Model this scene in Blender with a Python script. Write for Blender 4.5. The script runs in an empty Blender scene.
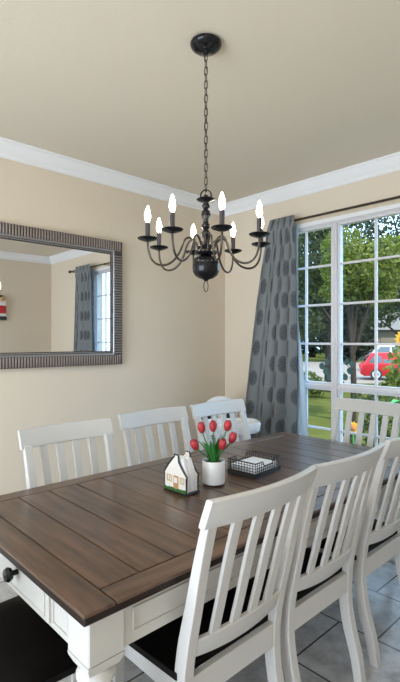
import bpy, bmesh, math, random
import numpy as np
from mathutils import Vector, Matrix
random.seed(7)
rng = np.random.default_rng(11)
S = bpy.context.scene
COL = S.collection
R = math.radians

# ------------------------------------------------------------------ camera
YAW = 46.58
cam_d = bpy.data.cameras.new('camera'); cam = bpy.data.objects.new('camera', cam_d); COL.objects.link(cam)
cam.location = (0, 0, 1.42); cam.rotation_euler = (R(90), 0, R(YAW))
cam_d.sensor_fit = 'HORIZONTAL'; cam_d.sensor_width = 36; cam_d.lens = 464 / 400 * 36
cam_d.shift_y = -0.0025; cam_d.clip_start = 0.02; cam_d.clip_end = 300
S.camera = cam
# ------------------------------------------------------------------ world, sun, area lights, exposure
w = bpy.data.worlds.new('sky'); S.world = w; w.use_nodes = True
bg = w.node_tree.nodes['Background']; bg.inputs[0].default_value = (0.48, 0.73, 1.0, 1); bg.inputs[1].default_value = 5.2
S.view_settings.view_transform = 'Standard'; S.view_settings.look = 'None'
S.view_settings.exposure = 0.0; S.view_settings.gamma = 1.0; S.view_settings.use_curve_mapping = False

def light(name, kind, loc, energy, color, rot=(0, 0, 0), size=None, size_y=None):
    d = bpy.data.lights.new(name, kind); o = bpy.data.objects.new(name, d); COL.objects.link(o)
    o.location = loc; o.rotation_euler = rot; d.energy = energy; d.color = color
    if kind == 'AREA':
        d.shape = 'RECTANGLE'; d.size = size; d.size_y = size_y or size
    return o
sun = light('sun', 'SUN', (10, -5, 12), 9.5, (1.0, 0.94, 0.82))
sun.data.angle = R(0.6)
sun.rotation_euler = Vector((-0.8, 0.10, -0.85)).to_track_quat('-Z', 'Y').to_euler()
light('back_fill', 'AREA', (-0.95, -2.75, 1.15), 104, (1.0, 0.92, 0.83), (R(106), 0, 0), 3.0, 2.2)  # added fill lamp behind the camera, brightens the whole room
light('ceiling_fill', 'AREA', (-1.2, 0.0, 2.70), 9, (1.0, 0.93, 0.84), (0, 0, 0), 1.6, 1.6)  # added unseen fill under the ceiling, no fixture hangs here

# ------------------------------------------------------------------ materials
def nmat(name, color, rough=0.5, metal=0.0, spec=0.5, var=0.0, vscale=8.0, bump=0.0, bscale=60.0, coat=0.0, stretch=None):
    m = bpy.data.materials.new(name); m.use_nodes = True
    nt = m.node_tree; b = nt.nodes['Principled BSDF']
    b.inputs['Roughness'].default_value = rough; b.inputs['Metallic'].default_value = metal
    b.inputs['Specular IOR Level'].default_value = spec; b.inputs['Coat Weight'].default_value = coat
    tc = nt.nodes.new('ShaderNodeTexCoord'); src = tc.outputs['Object']
    if stretch:
        mp = nt.nodes.new('ShaderNodeMapping'); mp.inputs['Scale'].default_value = stretch
        nt.links.new(src, mp.inputs[0]); src = mp.outputs[0]
    no = nt.nodes.new('ShaderNodeTexNoise'); no.inputs['Scale'].default_value = vscale; no.inputs['Detail'].default_value = 5
    nt.links.new(src, no.inputs['Vector'])
    mx = nt.nodes.new('ShaderNodeMix'); mx.data_type = 'RGBA'
    mx.inputs[6].default_value = tuple(c * (1 - var) for c in color) + (1,)
    mx.inputs[7].default_value = tuple(min(1, c * (1 + var)) for c in color) + (1,)
    nt.links.new(no.outputs['Fac'], mx.inputs[0]); nt.links.new(mx.outputs[2], b.inputs['Base Color'])
    if bump:
        n2 = nt.nodes.new('ShaderNodeTexNoise'); n2.inputs['Scale'].default_value = bscale
        nt.links.new(src, n2.inputs['Vector'])
        bp = nt.nodes.new('ShaderNodeBump'); bp.inputs['Strength'].default_value = bump; bp.inputs['Distance'].default_value = 0.01
        nt.links.new(n2.outputs['Fac'], bp.inputs['Height']); nt.links.new(bp.outputs[0], b.inputs['Normal'])
    return m

def emat(name, color, strength):
    m = bpy.data.materials.new(name); m.use_nodes = True
    b = m.node_tree.nodes['Principled BSDF']
    b.inputs['Base Color'].default_value = (1, 1, 1, 1)
    b.inputs['Emission Color'].default_value = color + (1,); b.inputs['Emission Strength'].default_value = strength
    return m

M = {}
M['wall'] = nmat('wall_paint', (0.72, 0.625, 0.50), 0.85, var=0.03, vscale=3, bump=0.12, bscale=160)
M['ceil'] = nmat('ceiling_paint', (0.71, 0.635, 0.52), 0.9, var=0.02, vscale=2, bump=0.1, bscale=140)
M['trim'] = nmat('trim_paint', (0.84, 0.84, 0.85), 0.4, var=0.01)
M['vinyl'] = nmat('window_vinyl', (0.68, 0.66, 0.68), 0.35, var=0.01)
M['chair'] = nmat('chair_paint', (0.60, 0.59, 0.575), 0.38, var=0.03, vscale=5, bump=0.04, bscale=40)
M['tpaint'] = nmat('table_paint', (0.57, 0.555, 0.52), 0.45, var=0.05, vscale=9, bump=0.06, bscale=50)
M['seat'] = nmat('seat_wood', (0.006, 0.005, 0.005), 0.42, spec=0.1, var=0.5, vscale=3, stretch=(14, 1, 1), bump=0.08, bscale=20)
M['edge'] = nmat('dark_edge_wood', (0.020, 0.012, 0.009), 0.4, spec=0.25, var=0.4, vscale=20)
M['bronze'] = nmat('oil_rubbed_bronze', (0.008, 0.008, 0.010), 0.13, spec=0.3, var=0.2)
M['armmetal'] = nmat('arm_bronze', (0.07, 0.06, 0.05), 0.28, metal=0.8, var=0.2)
M['sleeve'] = nmat('candle_sleeve', (0.03, 0.028, 0.035), 0.4, var=0.1)
M['bulb'] = emat('bulb_glow', (1.0, 0.90, 0.74), 42.0)
M['rod'] = nmat('rod_metal', (0.05, 0.035, 0.025), 0.4, metal=0.5, var=0.2)
M['mframe'] = nmat('frame_dark', (0.08, 0.06, 0.052), 0.38, metal=0.4, var=0.35, vscale=70)
M['mribs'] = nmat('frame_ribs', (0.34, 0.29, 0.27), 0.35, metal=0.5, var=0.3, vscale=70)
M['msilver'] = nmat('frame_silver', (0.36, 0.35, 0.35), 0.33, metal=0.7, var=0.2, vscale=90)
M['black'] = nmat('black_wire', (0.012, 0.012, 0.015), 0.4, var=0.2)
M['pot'] = nmat('white_ceramic', (0.84, 0.85, 0.87), 0.22, var=0.01)
M['paper'] = nmat('paper', (0.88, 0.89, 0.92), 0.8, var=0.02)
M['cream'] = nmat('cream_ceramic', (0.83, 0.80, 0.75), 0.3, var=0.03)
M['doorp'] = nmat('painted_door', (0.52, 0.27, 0.11), 0.5, var=0.1)
M['winp'] = nmat('painted_window_frame', (0.62, 0.46, 0.27), 0.5, var=0.1)
M['grassp'] = nmat('painted_grass', (0.03, 0.13, 0.03), 0.5, var=0.4, vscale=90)
M['tulip'] = nmat('tulip_petal', (0.44, 0.030, 0.042), 0.45, var=0.5, vscale=45)
M['tleaf'] = nmat('tulip_leaf', (0.035, 0.20, 0.035), 0.45, var=0.5, vscale=25)
M['soil'] = nmat('soil', (0.04, 0.03, 0.02), 0.9, var=0.4, vscale=60)
M['lining'] = nmat('lining_sky_tint', (0.46, 0.62, 0.78), 0.8, var=0.02)  # white cloth; blue sky light coming through it is put into the colour
M['red'] = nmat('red_cloth', (0.50, 0.03, 0.03), 0.8, var=0.1)
M['skin'] = nmat('pale_cloth', (0.82, 0.80, 0.76), 0.8, var=0.1)
M['tan'] = nmat('tan_wood', (0.62, 0.40, 0.20), 0.6, var=0.1)
# outside
M['lawn'] = nmat('lawn_grass', (0.062, 0.064, 0.017), 1.0, spec=0.0, var=0.45, vscale=2.2, bump=0.3, bscale=80)
M['drive'] = nmat('concrete', (0.150, 0.115, 0.088), 0.85, var=0.1, vscale=1.5)
M['bark'] = nmat('bark', (0.035, 0.026, 0.02), 1.0, spec=0.0, var=0.4, vscale=12, bump=0.5, bscale=30)
M['carred'] = nmat('red_car_paint', (0.36, 0.012, 0.016), 0.35, spec=0.3, coat=0.1, var=0.02)
M['carwhite'] = nmat('white_car_paint', (0.50, 0.49, 0.48), 0.25, coat=0.5, var=0.02)
M['carglass'] = nmat('dark_car_glass', (0.05, 0.06, 0.065), 0.08, spec=0.8)
M['tyre'] = nmat('tyre_rubber', (0.018, 0.018, 0.018), 0.8)
M['rim'] = nmat('wheel_metal', (0.62, 0.62, 0.62), 0.3, metal=0.6)
M['siding'] = nmat('tan_siding', (0.115, 0.088, 0.055), 0.8, var=0.08)
M['roofs'] = nmat('dark_shingle', (0.10, 0.09, 0.08), 0.9, var=0.3, vscale=20)
M['yellow'] = nmat('yellow_petal', (0.50, 0.24, 0.008), 0.6, var=0.2, vscale=30)
M['fcentre'] = nmat('flower_centre', (0.28, 0.10, 0.02), 0.8, var=0.4, vscale=50)

def leafmat(name, c, var=0.7):
    m = nmat(name, c, 0.6, var=var, vscale=4, spec=0.25)
    nt = m.node_tree; b = nt.nodes['Principled BSDF']; out = nt.nodes['Material Output']
    tr = nt.nodes.new('ShaderNodeBsdfTranslucent'); tr.inputs[0].default_value = (c[0] * 1.5, c[1] * 1.5, c[2] * 0.8, 1)
    mx = nt.nodes.new('ShaderNodeMixShader'); mx.inputs[0].default_value = 0.35
    nt.links.new(b.outputs[0], mx.inputs[1]); nt.links.new(tr.outputs[0], mx.inputs[2]); nt.links.new(mx.outputs[0], out.inputs[0])
    return m
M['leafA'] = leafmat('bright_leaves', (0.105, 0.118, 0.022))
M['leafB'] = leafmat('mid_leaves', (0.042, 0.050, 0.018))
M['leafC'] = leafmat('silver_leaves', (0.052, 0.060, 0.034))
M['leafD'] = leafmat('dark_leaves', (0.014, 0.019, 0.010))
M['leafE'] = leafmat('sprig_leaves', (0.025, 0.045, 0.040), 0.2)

def mat_glass():
    m = bpy.data.materials.new('window_glass'); m.use_nodes = True; nt = m.node_tree
    out = nt.nodes['Material Output']; nt.nodes.remove(nt.nodes['Principled BSDF'])
    t = nt.nodes.new('ShaderNodeBsdfTransparent'); t.inputs[0].default_value = (0.95, 0.97, 0.98, 1)
    g = nt.nodes.new('ShaderNodeBsdfGlossy'); g.inputs['Roughness'].default_value = 0.02
    lw = nt.nodes.new('ShaderNodeLayerWeight'); lw.inputs[0].default_value = 0.5
    p = nt.nodes.new('ShaderNodeMath'); p.operation = 'POWER'; p.inputs[1].default_value = 5; nt.links.new(lw.outputs['Facing'], p.inputs[0])
    f = nt.nodes.new('ShaderNodeMath'); f.operation = 'MULTIPLY_ADD'; f.inputs[1].default_value = 0.3; f.inputs[2].default_value = 0.0012; nt.links.new(p.outputs[0], f.inputs[0])
    mx = nt.nodes.new('ShaderNodeMixShader')
    nt.links.new(f.outputs[0], mx.inputs[0]); nt.links.new(t.outputs[0], mx.inputs[1]); nt.links.new(g.outputs[0], mx.inputs[2])
    nt.links.new(mx.outputs[0], out.inputs[0]); return m
M['glass'] = mat_glass()
def mat_mirror():
    m = bpy.data.materials.new('mirror_silver'); m.use_nodes = True
    b = m.node_tree.nodes['Principled BSDF']; b.inputs['Base Color'].default_value = (0.86, 0.87, 0.88, 1)
    b.inputs['Metallic'].default_value = 1; b.inputs['Roughness'].default_value = 0.012; return m
M['mirror'] = mat_mirror()

def mat_tile():
    m = bpy.data.materials.new('floor_tile'); m.use_nodes = True; nt = m.node_tree; b = nt.nodes['Principled BSDF']; L = nt.links.new
    tc = nt.nodes.new('ShaderNodeTexCoord')
    mp = nt.nodes.new('ShaderNodeMapping'); mp.inputs['Location'].default_value = (1.216 + 0.39 * 4 - 0.195, -1.717 + 0.40 * 20, 0)
    L(tc.outputs['Object'], mp.inputs[0])
    br = nt.nodes.new('ShaderNodeTexBrick'); br.offset = 0.5; br.squash = 1
    br.inputs['Scale'].default_value = 1; br.inputs['Brick Width'].default_value = 0.39; br.inputs['Row Height'].default_value = 0.40
    br.inputs['Mortar Size'].default_value = 0.0045; br.inputs['Mortar Smooth'].default_value = 0.2; br.inputs['Bias'].default_value = 0
    br.inputs['Color1'].default_value = (0.52, 0.52, 0.53, 1); br.inputs['Color2'].default_value = (0.60, 0.60, 0.61, 1)
    br.inputs['Mortar'].default_value = (0.055, 0.05, 0.05, 1)
    L(mp.outputs[0], br.inputs['Vector'])
    n = nt.nodes.new('ShaderNodeTexNoise'); n.inputs['Scale'].default_value = 9; n.inputs['Detail'].default_value = 8; n.inputs['Roughness'].default_value = 0.7
    L(tc.outputs['Object'], n.inputs['Vector'])
    cr = nt.nodes.new('ShaderNodeValToRGB'); cr.color_ramp.elements[0].position = 0.33; cr.color_ramp.elements[0].color = (0.45, 0.42, 0.40, 1)
    cr.color_ramp.elements[1].position = 0.62; cr.color_ramp.elements[1].color = (1.05, 1.05, 1.05, 1)
    L(n.outputs['Fac'], cr.inputs[0])
    mx = nt.nodes.new('ShaderNodeMix'); mx.data_type = 'RGBA'; mx.blend_type = 'MULTIPLY'; mx.inputs[0].default_value = 0.75
    L(br.outputs['Color'], mx.inputs[6]); L(cr.outputs[0], mx.inputs[7]); L(mx.outputs[2], b.inputs['Base Color'])
    b.inputs['Roughness'].default_value = 0.22
    bp = nt.nodes.new('ShaderNodeBump'); bp.inputs['Strength'].default_value = 0.3; bp.inputs['Distance'].default_value = 0.004; bp.invert = True
    L(br.outputs['Fac'], bp.inputs['Height']); L(bp.outputs[0], b.inputs['Normal'])
    return m
M['tile'] = mat_tile()

def mat_wood(name, stretch):
    m = bpy.data.materials.new(name); m.use_nodes = True; nt = m.node_tree; b = nt.nodes['Principled BSDF']; L = nt.links.new
    tc = nt.nodes.new('ShaderNodeTexCoord')
    mp = nt.nodes.new('ShaderNodeMapping'); mp.inputs['Scale'].default_value = stretch; L(tc.outputs['Object'], mp.inputs[0])
    n = nt.nodes.new('ShaderNodeTexNoise'); n.inputs['Scale'].default_value = 2.2; n.inputs['Detail'].default_value = 8; n.inputs['Roughness'].default_value = 0.65
    L(mp.outputs[0], n.inputs['Vector'])
    cr = nt.nodes.new('ShaderNodeValToRGB'); e = cr.color_ramp.elements
    e[0].position = 0.30; e[0].color = (0.040, 0.024, 0.017, 1); e[1].position = 0.70; e[1].color = (0.185, 0.106, 0.066, 1)
    L(n.outputs['Fac'], cr.inputs[0])
    n2 = nt.nodes.new('ShaderNodeTexNoise'); n2.inputs['Scale'].default_value = 3.0; n2.inputs['Detail'].default_value = 3
    L(tc.outputs['Object'], n2.inputs['Vector'])
    mx = nt.nodes.new('ShaderNodeMix'); mx.data_type = 'RGBA'; mx.blend_type = 'MULTIPLY'; mx.inputs[0].default_value = 0.6
    cr2 = nt.nodes.new('ShaderNodeValToRGB'); cr2.color_ramp.elements[0].position = 0.3; cr2.color_ramp.elements[0].color = (0.62, 0.61, 0.62, 1)
    cr2.color_ramp.elements[1].position = 0.65; cr2.color_ramp.elements[1].color = (1.1, 1.08, 1.05, 1)
    L(n2.outputs['Fac'], cr2.inputs[0]); L(cr.outputs[0], mx.inputs[6]); L(cr2.outputs[0], mx.inputs[7]); L(mx.outputs[2], b.inputs['Base Color'])
    b.inputs['Roughness'].default_value = 0.29; b.inputs['Coat Weight'].default_value = 0.25; b.inputs['Coat Roughness'].default_value = 0.2; b.inputs['Specular IOR Level'].default_value = 0.5
    bp = nt.nodes.new('ShaderNodeBump'); bp.inputs['Strength'].default_value = 0.12; bp.inputs['Distance'].default_value = 0.004
    L(n.outputs['Fac'], bp.inputs['Height']); L(bp.outputs[0], b.inputs['Normal'])
    return m
M['woodx'] = mat_wood('plank_wood_across', (1.4, 16, 16))
M['woody'] = mat_wood('plank_wood_along', (16, 1.4, 16))

def mat_curtain():
    m = bpy.data.materials.new('curtain_fabric'); m.use_nodes = True; nt = m.node_tree; b = nt.nodes['Principled BSDF']; L = nt.links.new
    uv = nt.nodes.new('ShaderNodeUVMap'); uv.uv_map = 'UVMap'
    sp = nt.nodes.new('ShaderNodeSeparateXYZ'); L(uv.outputs[0], sp.inputs[0])
    def math_(op, a, bb=None, c=None):
        n = nt.nodes.new('ShaderNodeMath'); n.operation = op
        for i, v in enumerate((a, bb, c)):
            if v is None: continue
            if isinstance(v, (int, float)): n.inputs[i].default_value = v
            else: L(v, n.inputs[i])
        return n.outputs[0]
    U = math_('DIVIDE', sp.outputs[0], 0.122); col = math_('FLOOR', U); fu = math_('SUBTRACT', math_('SUBTRACT', U, col), 0.5)
    odd = math_('MODULO', math_('ABSOLUTE', col), 2)
    V = math_('ADD', math_('DIVIDE', sp.outputs[1], 0.27), math_('MULTIPLY', odd, 0.5)); fv = math_('SUBTRACT', math_('FRACT', V), 0.5)
    x = math_('DIVIDE', fu, 0.31); y = math_('DIVIDE', fv, 0.26)
    d = math_('SQRT', math_('ADD', math_('MULTIPLY', x, x), math_('MULTIPLY', y, y)))
    inside = math_('LESS_THAN', d, 1.0)
    core = math_('LESS_THAN', d, 0.74)
    ang = math_('ARCTAN2', y, x)
    petals = math_('ADD', math_('MULTIPLY', math_('SINE', math_('MULTIPLY', ang, 6)), 0.22), 0.62)
    n = nt.nodes.new('ShaderNodeTexNoise'); n.inputs['Scale'].default_value = 90; L(uv.outputs[0], n.inputs['Vector'])
    fill = math_('MULTIPLY', core, math_('ADD', math_('MULTIPLY', petals, 0.35), math_('MULTIPLY', n.outputs['Fac'], 0.95)))
    ring = math_('MULTIPLY', math_('SUBTRACT', inside, core), 0.55)
    fac = math_('MINIMUM', math_('ADD', fill, ring), 1.0)
    n3 = nt.nodes.new('ShaderNodeTexNoise'); n3.inputs['Scale'].default_value = 240; L(uv.outputs[0], n3.inputs['Vector'])
    base = nt.nodes.new('ShaderNodeMix'); base.data_type = 'RGBA'
    base.inputs[6].default_value = (0.150, 0.165, 0.174, 1); base.inputs[7].default_value = (0.21, 0.228, 0.236, 1); L(n3.outputs['Fac'], base.inputs[0])
    mx = nt.nodes.new('ShaderNodeMix'); mx.data_type = 'RGBA'; mx.inputs[7].default_value = (0.020, 0.027, 0.034, 1)
    L(fac, mx.inputs[0]); L(base.outputs[2], mx.inputs[6]); L(mx.outputs[2], b.inputs['Base Color'])
    b.inputs['Roughness'].default_value = 0.75; b.inputs['Sheen Weight'].default_value = 0.15
    return m
M['curtain'] = mat_curtain()

# ------------------------------------------------------------------ mesh helpers
class MB:
    """collects shapes into one mesh"""
    def __init__(s): s.v = []; s.f = []
    def add(s, v, f, mat=None):
        o = len(s.v)
        s.v += [tuple(mat @ Vector(p)) if mat else tuple(p) for p in v]; s.f += [tuple(i + o for i in q) for q in f]; return s
    def box(s, a, b, bev=0.0, seg=1, mat=None):
        bm = bmesh.new(); bmesh.ops.create_cube(bm, size=1)
        for q in bm.verts:
            q.co = Vector([(a[i] + b[i]) / 2 + q.co[i] * (b[i] - a[i]) for i in range(3)])
        if bev: bmesh.ops.bevel(bm, geom=list(bm.edges), offset=bev, segments=seg, profile=0.6, affect='EDGES')
        bm.verts.index_update(); s.add([q.co[:] for q in bm.verts], [[q.index for q in f.verts] for f in bm.faces], mat); bm.free(); return s
    def lathe(s, prof, n=20, mat=None):
        v = []; f = []; k = len(prof)
        for i in range(n):
            a = 2 * math.pi * i / n
            v += [(r * math.cos(a), r * math.sin(a), z) for r, z in prof]
        for i in range(n):
            j = (i + 1) % n
            for q in range(k - 1): f.append((i * k + q, j * k + q, j * k + q + 1, i * k + q + 1))
        if prof[0][0] > 1e-6: f.append(tuple(i * k for i in range(n))[::-1])
        if prof[-1][0] > 1e-6: f.append(tuple(i * k + k - 1 for i in range(n)))
        return s.add(v, f, mat)
    def tube(s, pts, r, n=8, closed=False, mat=None, prof=None):
        """sweep a circle (radius r: number or list) or section prof [(a,b)] along pts"""
        P = [Vector(p) for p in pts]; m = len(P); v = []; f = []
        up = None
        for i in range(m):
            if closed: t = P[(i + 1) % m] - P[i - 1]
            else: t = P[min(i + 1, m - 1)] - P[max(i - 1, 0)]
            t.normalize()
            if up is None:
                up = Vector((0, 0, 1)) if abs(t.z) < 0.9 else Vector((0, 1, 0))
            e = t.cross(up)
            if e.length < 1e-5: e = t.orthogonal()
            e.normalize(); up2 = e.cross(t).normalized(); up = up2
            rr = r[i] if isinstance(r, (list, tuple)) else r
            if prof: v += [P[i] + e * a + up2 * b for a, b in prof]
            else: v += [P[i] + (e * math.cos(2 * math.pi * k / n) + up2 * math.sin(2 * math.pi * k / n)) * rr for k in range(n)]
        if prof: n = len(prof)
        for i in range(m if closed else m - 1):
            j = (i + 1) % m
            for k in range(n): f.append((i * n + k, i * n + (k + 1) % n, j * n + (k + 1) % n, j * n + k))
        if not closed: f += [tuple(range(n))[::-1], tuple((m - 1) * n + k for k in range(n))]
        return s.add([tuple(q) for q in v], f, mat)
    def prism(s, poly, axis, a, b, mat=None):
        """extrude 2D poly between a and b along axis ('x','y','z')"""
        def P(u, w, t): return {'x': (t, u, w), 'y': (u, t, w), 'z': (u, w, t)}[axis]
        n = len(poly); v = [P(u, w, a) for u, w in poly] + [P(u, w, b) for u, w in poly]
        f = [tuple(range(n)), tuple(range(2 * n - 1, n - 1, -1))] + [(i, i + n, (i + 1) % n + n, (i + 1) % n) for i in range(n)]
        return s.add(v, f, mat)
    def sections(s, secs, cap=True):
        """loft equal-length rings"""
        n = len(secs[0]); v = [p for q in secs for p in q]; f = []
        for i in range(len(secs) - 1):
            for k in range(n): f.append((i * n + k, i * n + (k + 1) % n, (i + 1) * n + (k + 1) % n, (i + 1) * n + k))
        if cap: f += [tuple(range(n))[::-1], tuple((len(secs) - 1) * n + k for k in range(n))]
        return s.add(v, f)
    def build(s, name, mat, parent=None, smooth=35, bevel=0.0, subsurf=0, fix=True):
        me = bpy.data.meshes.new(name); me.from_pydata([tuple(p) for p in s.v], [], s.f)
        if fix:
            bm = bmesh.new(); bm.from_mesh(me); bmesh.ops.recalc_face_normals(bm, faces=bm.faces); bm.to_mesh(me); bm.free()
        me.materials.append(mat if not isinstance(mat, str) else M[mat])
        if smooth:
            me.shade_smooth(); me.set_sharp_from_angle(angle=R(smooth))
        o = bpy.data.objects.new(name, me); COL.objects.link(o)
        if parent: o.parent = parent
        if bevel:
            q = o.modifiers.new('bevel', 'BEVEL'); q.width = bevel; q.segments = 2; q.limit_method = 'ANGLE'; q.angle_limit = R(40)
        if subsurf:
            q = o.modifiers.new('subsurf', 'SUBSURF'); q.levels = subsurf; q.render_levels = subsurf
        return o

def tag(o, label=None, cat=None, group=None, kind=None):
    for k, q in (('label', label), ('category', cat), ('group', group), ('kind', kind)):
        if q: o[k] = q
    return o
def thing(name, label, cat, loc=(0, 0, 0), rz=0, group=None, kind=None):
    o = bpy.data.objects.new(name, None); COL.objects.link(o); o.empty_display_size = 0.1
    o.location = loc; o.rotation_euler = (0, 0, rz); return tag(o, label, cat, group, kind)
def copy_tree(o, parent=None):
    c = o.copy(); COL.objects.link(c)
    if parent: c.parent = parent
    for ch in list(o.children): copy_tree(ch, c)
    return c
def struct(o): o['kind'] = 'structure'; return o

# ------------------------------------------------------------------ room shell
XL, XR, YF, YB, H = -3.15, 0.85, 3.32, -2.6, 2.74
WX0, WX1, WZ0, WZ1 = -2.47, -0.50, 0.40, 2.37
struct(MB().box((XL - .12, YB, -.15), (XR + .12, YF + .14, 0)).build('floor', 'tile', smooth=0))
struct(MB().box((XL - .12, YB, H), (XR + .12, YF + .14, H + .15)).build('ceiling', 'ceil', smooth=0))
struct(MB().box((XL - .12, YB, 0), (XL, YF + .14, H)).build('wall_left', 'wall', smooth=0))
struct(MB().box((XR, YB, 0), (XR + .12, YF + .14, H)).build('wall_right', 'wall', smooth=0))
struct(MB().box((XL, YF, 0), (WX0, YF + .14, H)).box((WX1, YF, 0), (XR, YF + .14, H)).box((WX0, YF, 0), (WX1, YF + .14, WZ0)).box((WX0, YF, WZ1), (WX1, YF + .14, H)).build('wall_far', 'wall', smooth=0))
# back wall with a wide cased opening towards the adjoining room
struct(MB().box((XL, YB, 0), (XL + .5, YB + .12, H)).box((XR - .4, YB, 0), (XR, YB + .12, H)).box((XL + .5, YB, 2.35), (XR - .4, YB + .12, H)).build('wall_back', 'wall', smooth=0))
# crown moulding: profile (distance from wall, drop from ceiling)
CP = [(0, 0), (.072, 0), (.072, -.012), (.060, -.018), (.050, -.034), (.036, -.056), (.022, -.074), (.016, -.080), (.016, -.094), (.008, -.106), (0, -.106)]
struct(MB().prism([(XL + a, H + b) for a, b in CP], 'y', YB + .12, YF).build('trim_1', 'trim', smooth=30))
struct(MB().prism([(YF - a, H + b) for a, b in CP], 'x', XL + .0, XR).build('trim_2', 'trim', smooth=30))
struct(MB().prism([(XR - a, H + b) for a, b in CP], 'y', YB + .12, YF).build('trim_3', 'trim', smooth=30))
struct(MB().box((XL, YB + .12, 0), (XL + .014, YF, .11), .003).build('baseboard_left', 'trim'))
struct(MB().box((XL + .014, YF - .014, 0), (XR - .014, YF, .11), .003).build('baseboard_far', 'trim'))
struct(MB().box((XR - .014, YB + .12, 0), (XR, YF, .11), .003).build('baseboard_right', 'trim'))

# ------------------------------------------------------------------ window
win = thing('window_1', None, None, ((WX0 + WX1) / 2, YF, WZ0)); struct(win)
def wp(mb, name, mat, parent=win, **k):
    o = mb.build(name, mat, parent, **k); return o
ox, oz = (WX0 + WX1) / 2, WZ0
def L3(x, y, z): return (x - ox, y - YF, z - oz)
# casing on the inside face, jamb frame in the opening
cs = MB().box(L3(WX0 - .035, YF - .012, WZ1 - .004), L3(WX1 + .035, YF + .0, WZ1 + .030), .003)
cs.box(L3(WX0 - .035, YF - .012, WZ0 - .03), L3(WX0 + .004, YF, WZ1 - .004), .003).box(L3(WX1 - .004, YF - .012, WZ0 - .03), L3(WX1 + .035, YF, WZ1 - .004), .003)
wp(cs, 'casing', 'trim')
wp(MB().box(L3(WX0 - .05, YF - .05, WZ0 - .03), L3(WX1 + .05, YF + .06, WZ0), .004), 'sill', 'trim')
FY0, FY1 = YF + .012, YF + .085
fr = MB().box(L3(WX0, FY0, WZ0), L3(WX0 + .014, FY1, WZ1)).box(L3(WX1 - .014, FY0, WZ0), L3(WX1, FY1, WZ1)).box(L3(WX0 + .014, FY0, WZ0), L3(WX1 - .014, FY1, WZ0 + .014)).box(L3(WX0 + .014, FY0, WZ1 - .014), L3(WX1 - .014, FY1, WZ1))
wp(fr, 'frame', 'vinyl')
TZ0, TZ1 = 1.028, 1.056
wp(MB().box(L3(WX0 + .014, FY0 - .006, TZ0), L3(WX1 - .014, FY1, TZ1), .004), 'transom_rail', 'vinyl')
units = [(WX0 + .014, -1.977), (-1.934, -1.043), (-1.000, WX1 - .014)]
for k in range(2):
    wp(MB().box(L3(units[k][1], FY0 - .010, WZ0 + .014), L3(units[k + 1][0], FY1, WZ1 - .014), .004).box(L3(units[k][1] + .012, FY0 - .016, WZ0 + .014), L3(units[k + 1][0] - .012, FY0 - .004, WZ1 - .014), .003), 'mullion', 'vinyl')
def sash(x0, x1, z0, z1, cols, zs, st=.018):
    y0, y1 = FY0 + .014, FY1 - .012
    m = MB().box(L3(x0, y0, z0), L3(x0 + st, y1, z1)).box(L3(x1 - st, y0, z0), L3(x1, y1, z1)).box(L3(x0 + st, y0, z0), L3(x1 - st, y1, z0 + st)).box(L3(x0 + st, y0, z1 - st), L3(x1 - st, y1, z1))
    o = wp(m, 'sash', 'vinyl')
    g = MB()
    for x in cols: g.box(L3(x - .009, y0 + .012, z0 + st), L3(x + .009, y1 - .012, z1 - st), .003)
    for z in zs: g.box(L3(x0 + st, y0 + .013, z - .009), L3(x1 - st, y1 - .013, z + .009), .003)
    g.build('muntin_grid', 'vinyl', o)
    ym = (y0 + y1) / 2
    MB().box(L3(x0 + st - .004, ym - .002, z0 + st - .004), L3(x1 - st + .004, ym + .002, z1 - st + .004)).build('pane', 'glass', o, smooth=0)
up_z = (2.030, 1.710, 1.389)
lo_z = (0.690,)
for (x0, x1), cols in zip(units, ((-2.242,), (-1.628, -1.337), (-.74,))):
    sash(x0, x1, TZ1, WZ1 - .014, cols, up_z)
    sash(x0, x1, WZ0 + .014, TZ0, cols, lo_z)

# ------------------------------------------------------------------ curtain rod and curtains
RY, RZ = YF - .085, 2.418
rod = thing('curtain_rod', 'thin dark bronze curtain rod running across the top of the window', 'curtain rod', (ox, RY, RZ))
MB().tube([(-2.47 - ox, 0, 0), (.02 - ox, 0, 0)], .0095, 12).build('pole', 'rod', rod)
for sx in (-2.475, .04):
    MB().lathe([(0.0, -.03), (.016, -.024), (.022, 0), (.016, .024), (0.0, .03)], 14, Matrix.Translation((sx - ox, 0, 0)) @ Matrix.Rotation(R(90), 4, 'Y')).build('finial', 'rod', rod)
for sx in (-2.44, -.94, -.03):
    MB().box((sx - ox - .006, -.012, -.016), (sx - ox + .006, .085, -.008)).box((sx - ox - .012, .079, -.05), (sx - ox + .012, .085, .03)).build('bracket', 'rod', rod)

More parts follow.
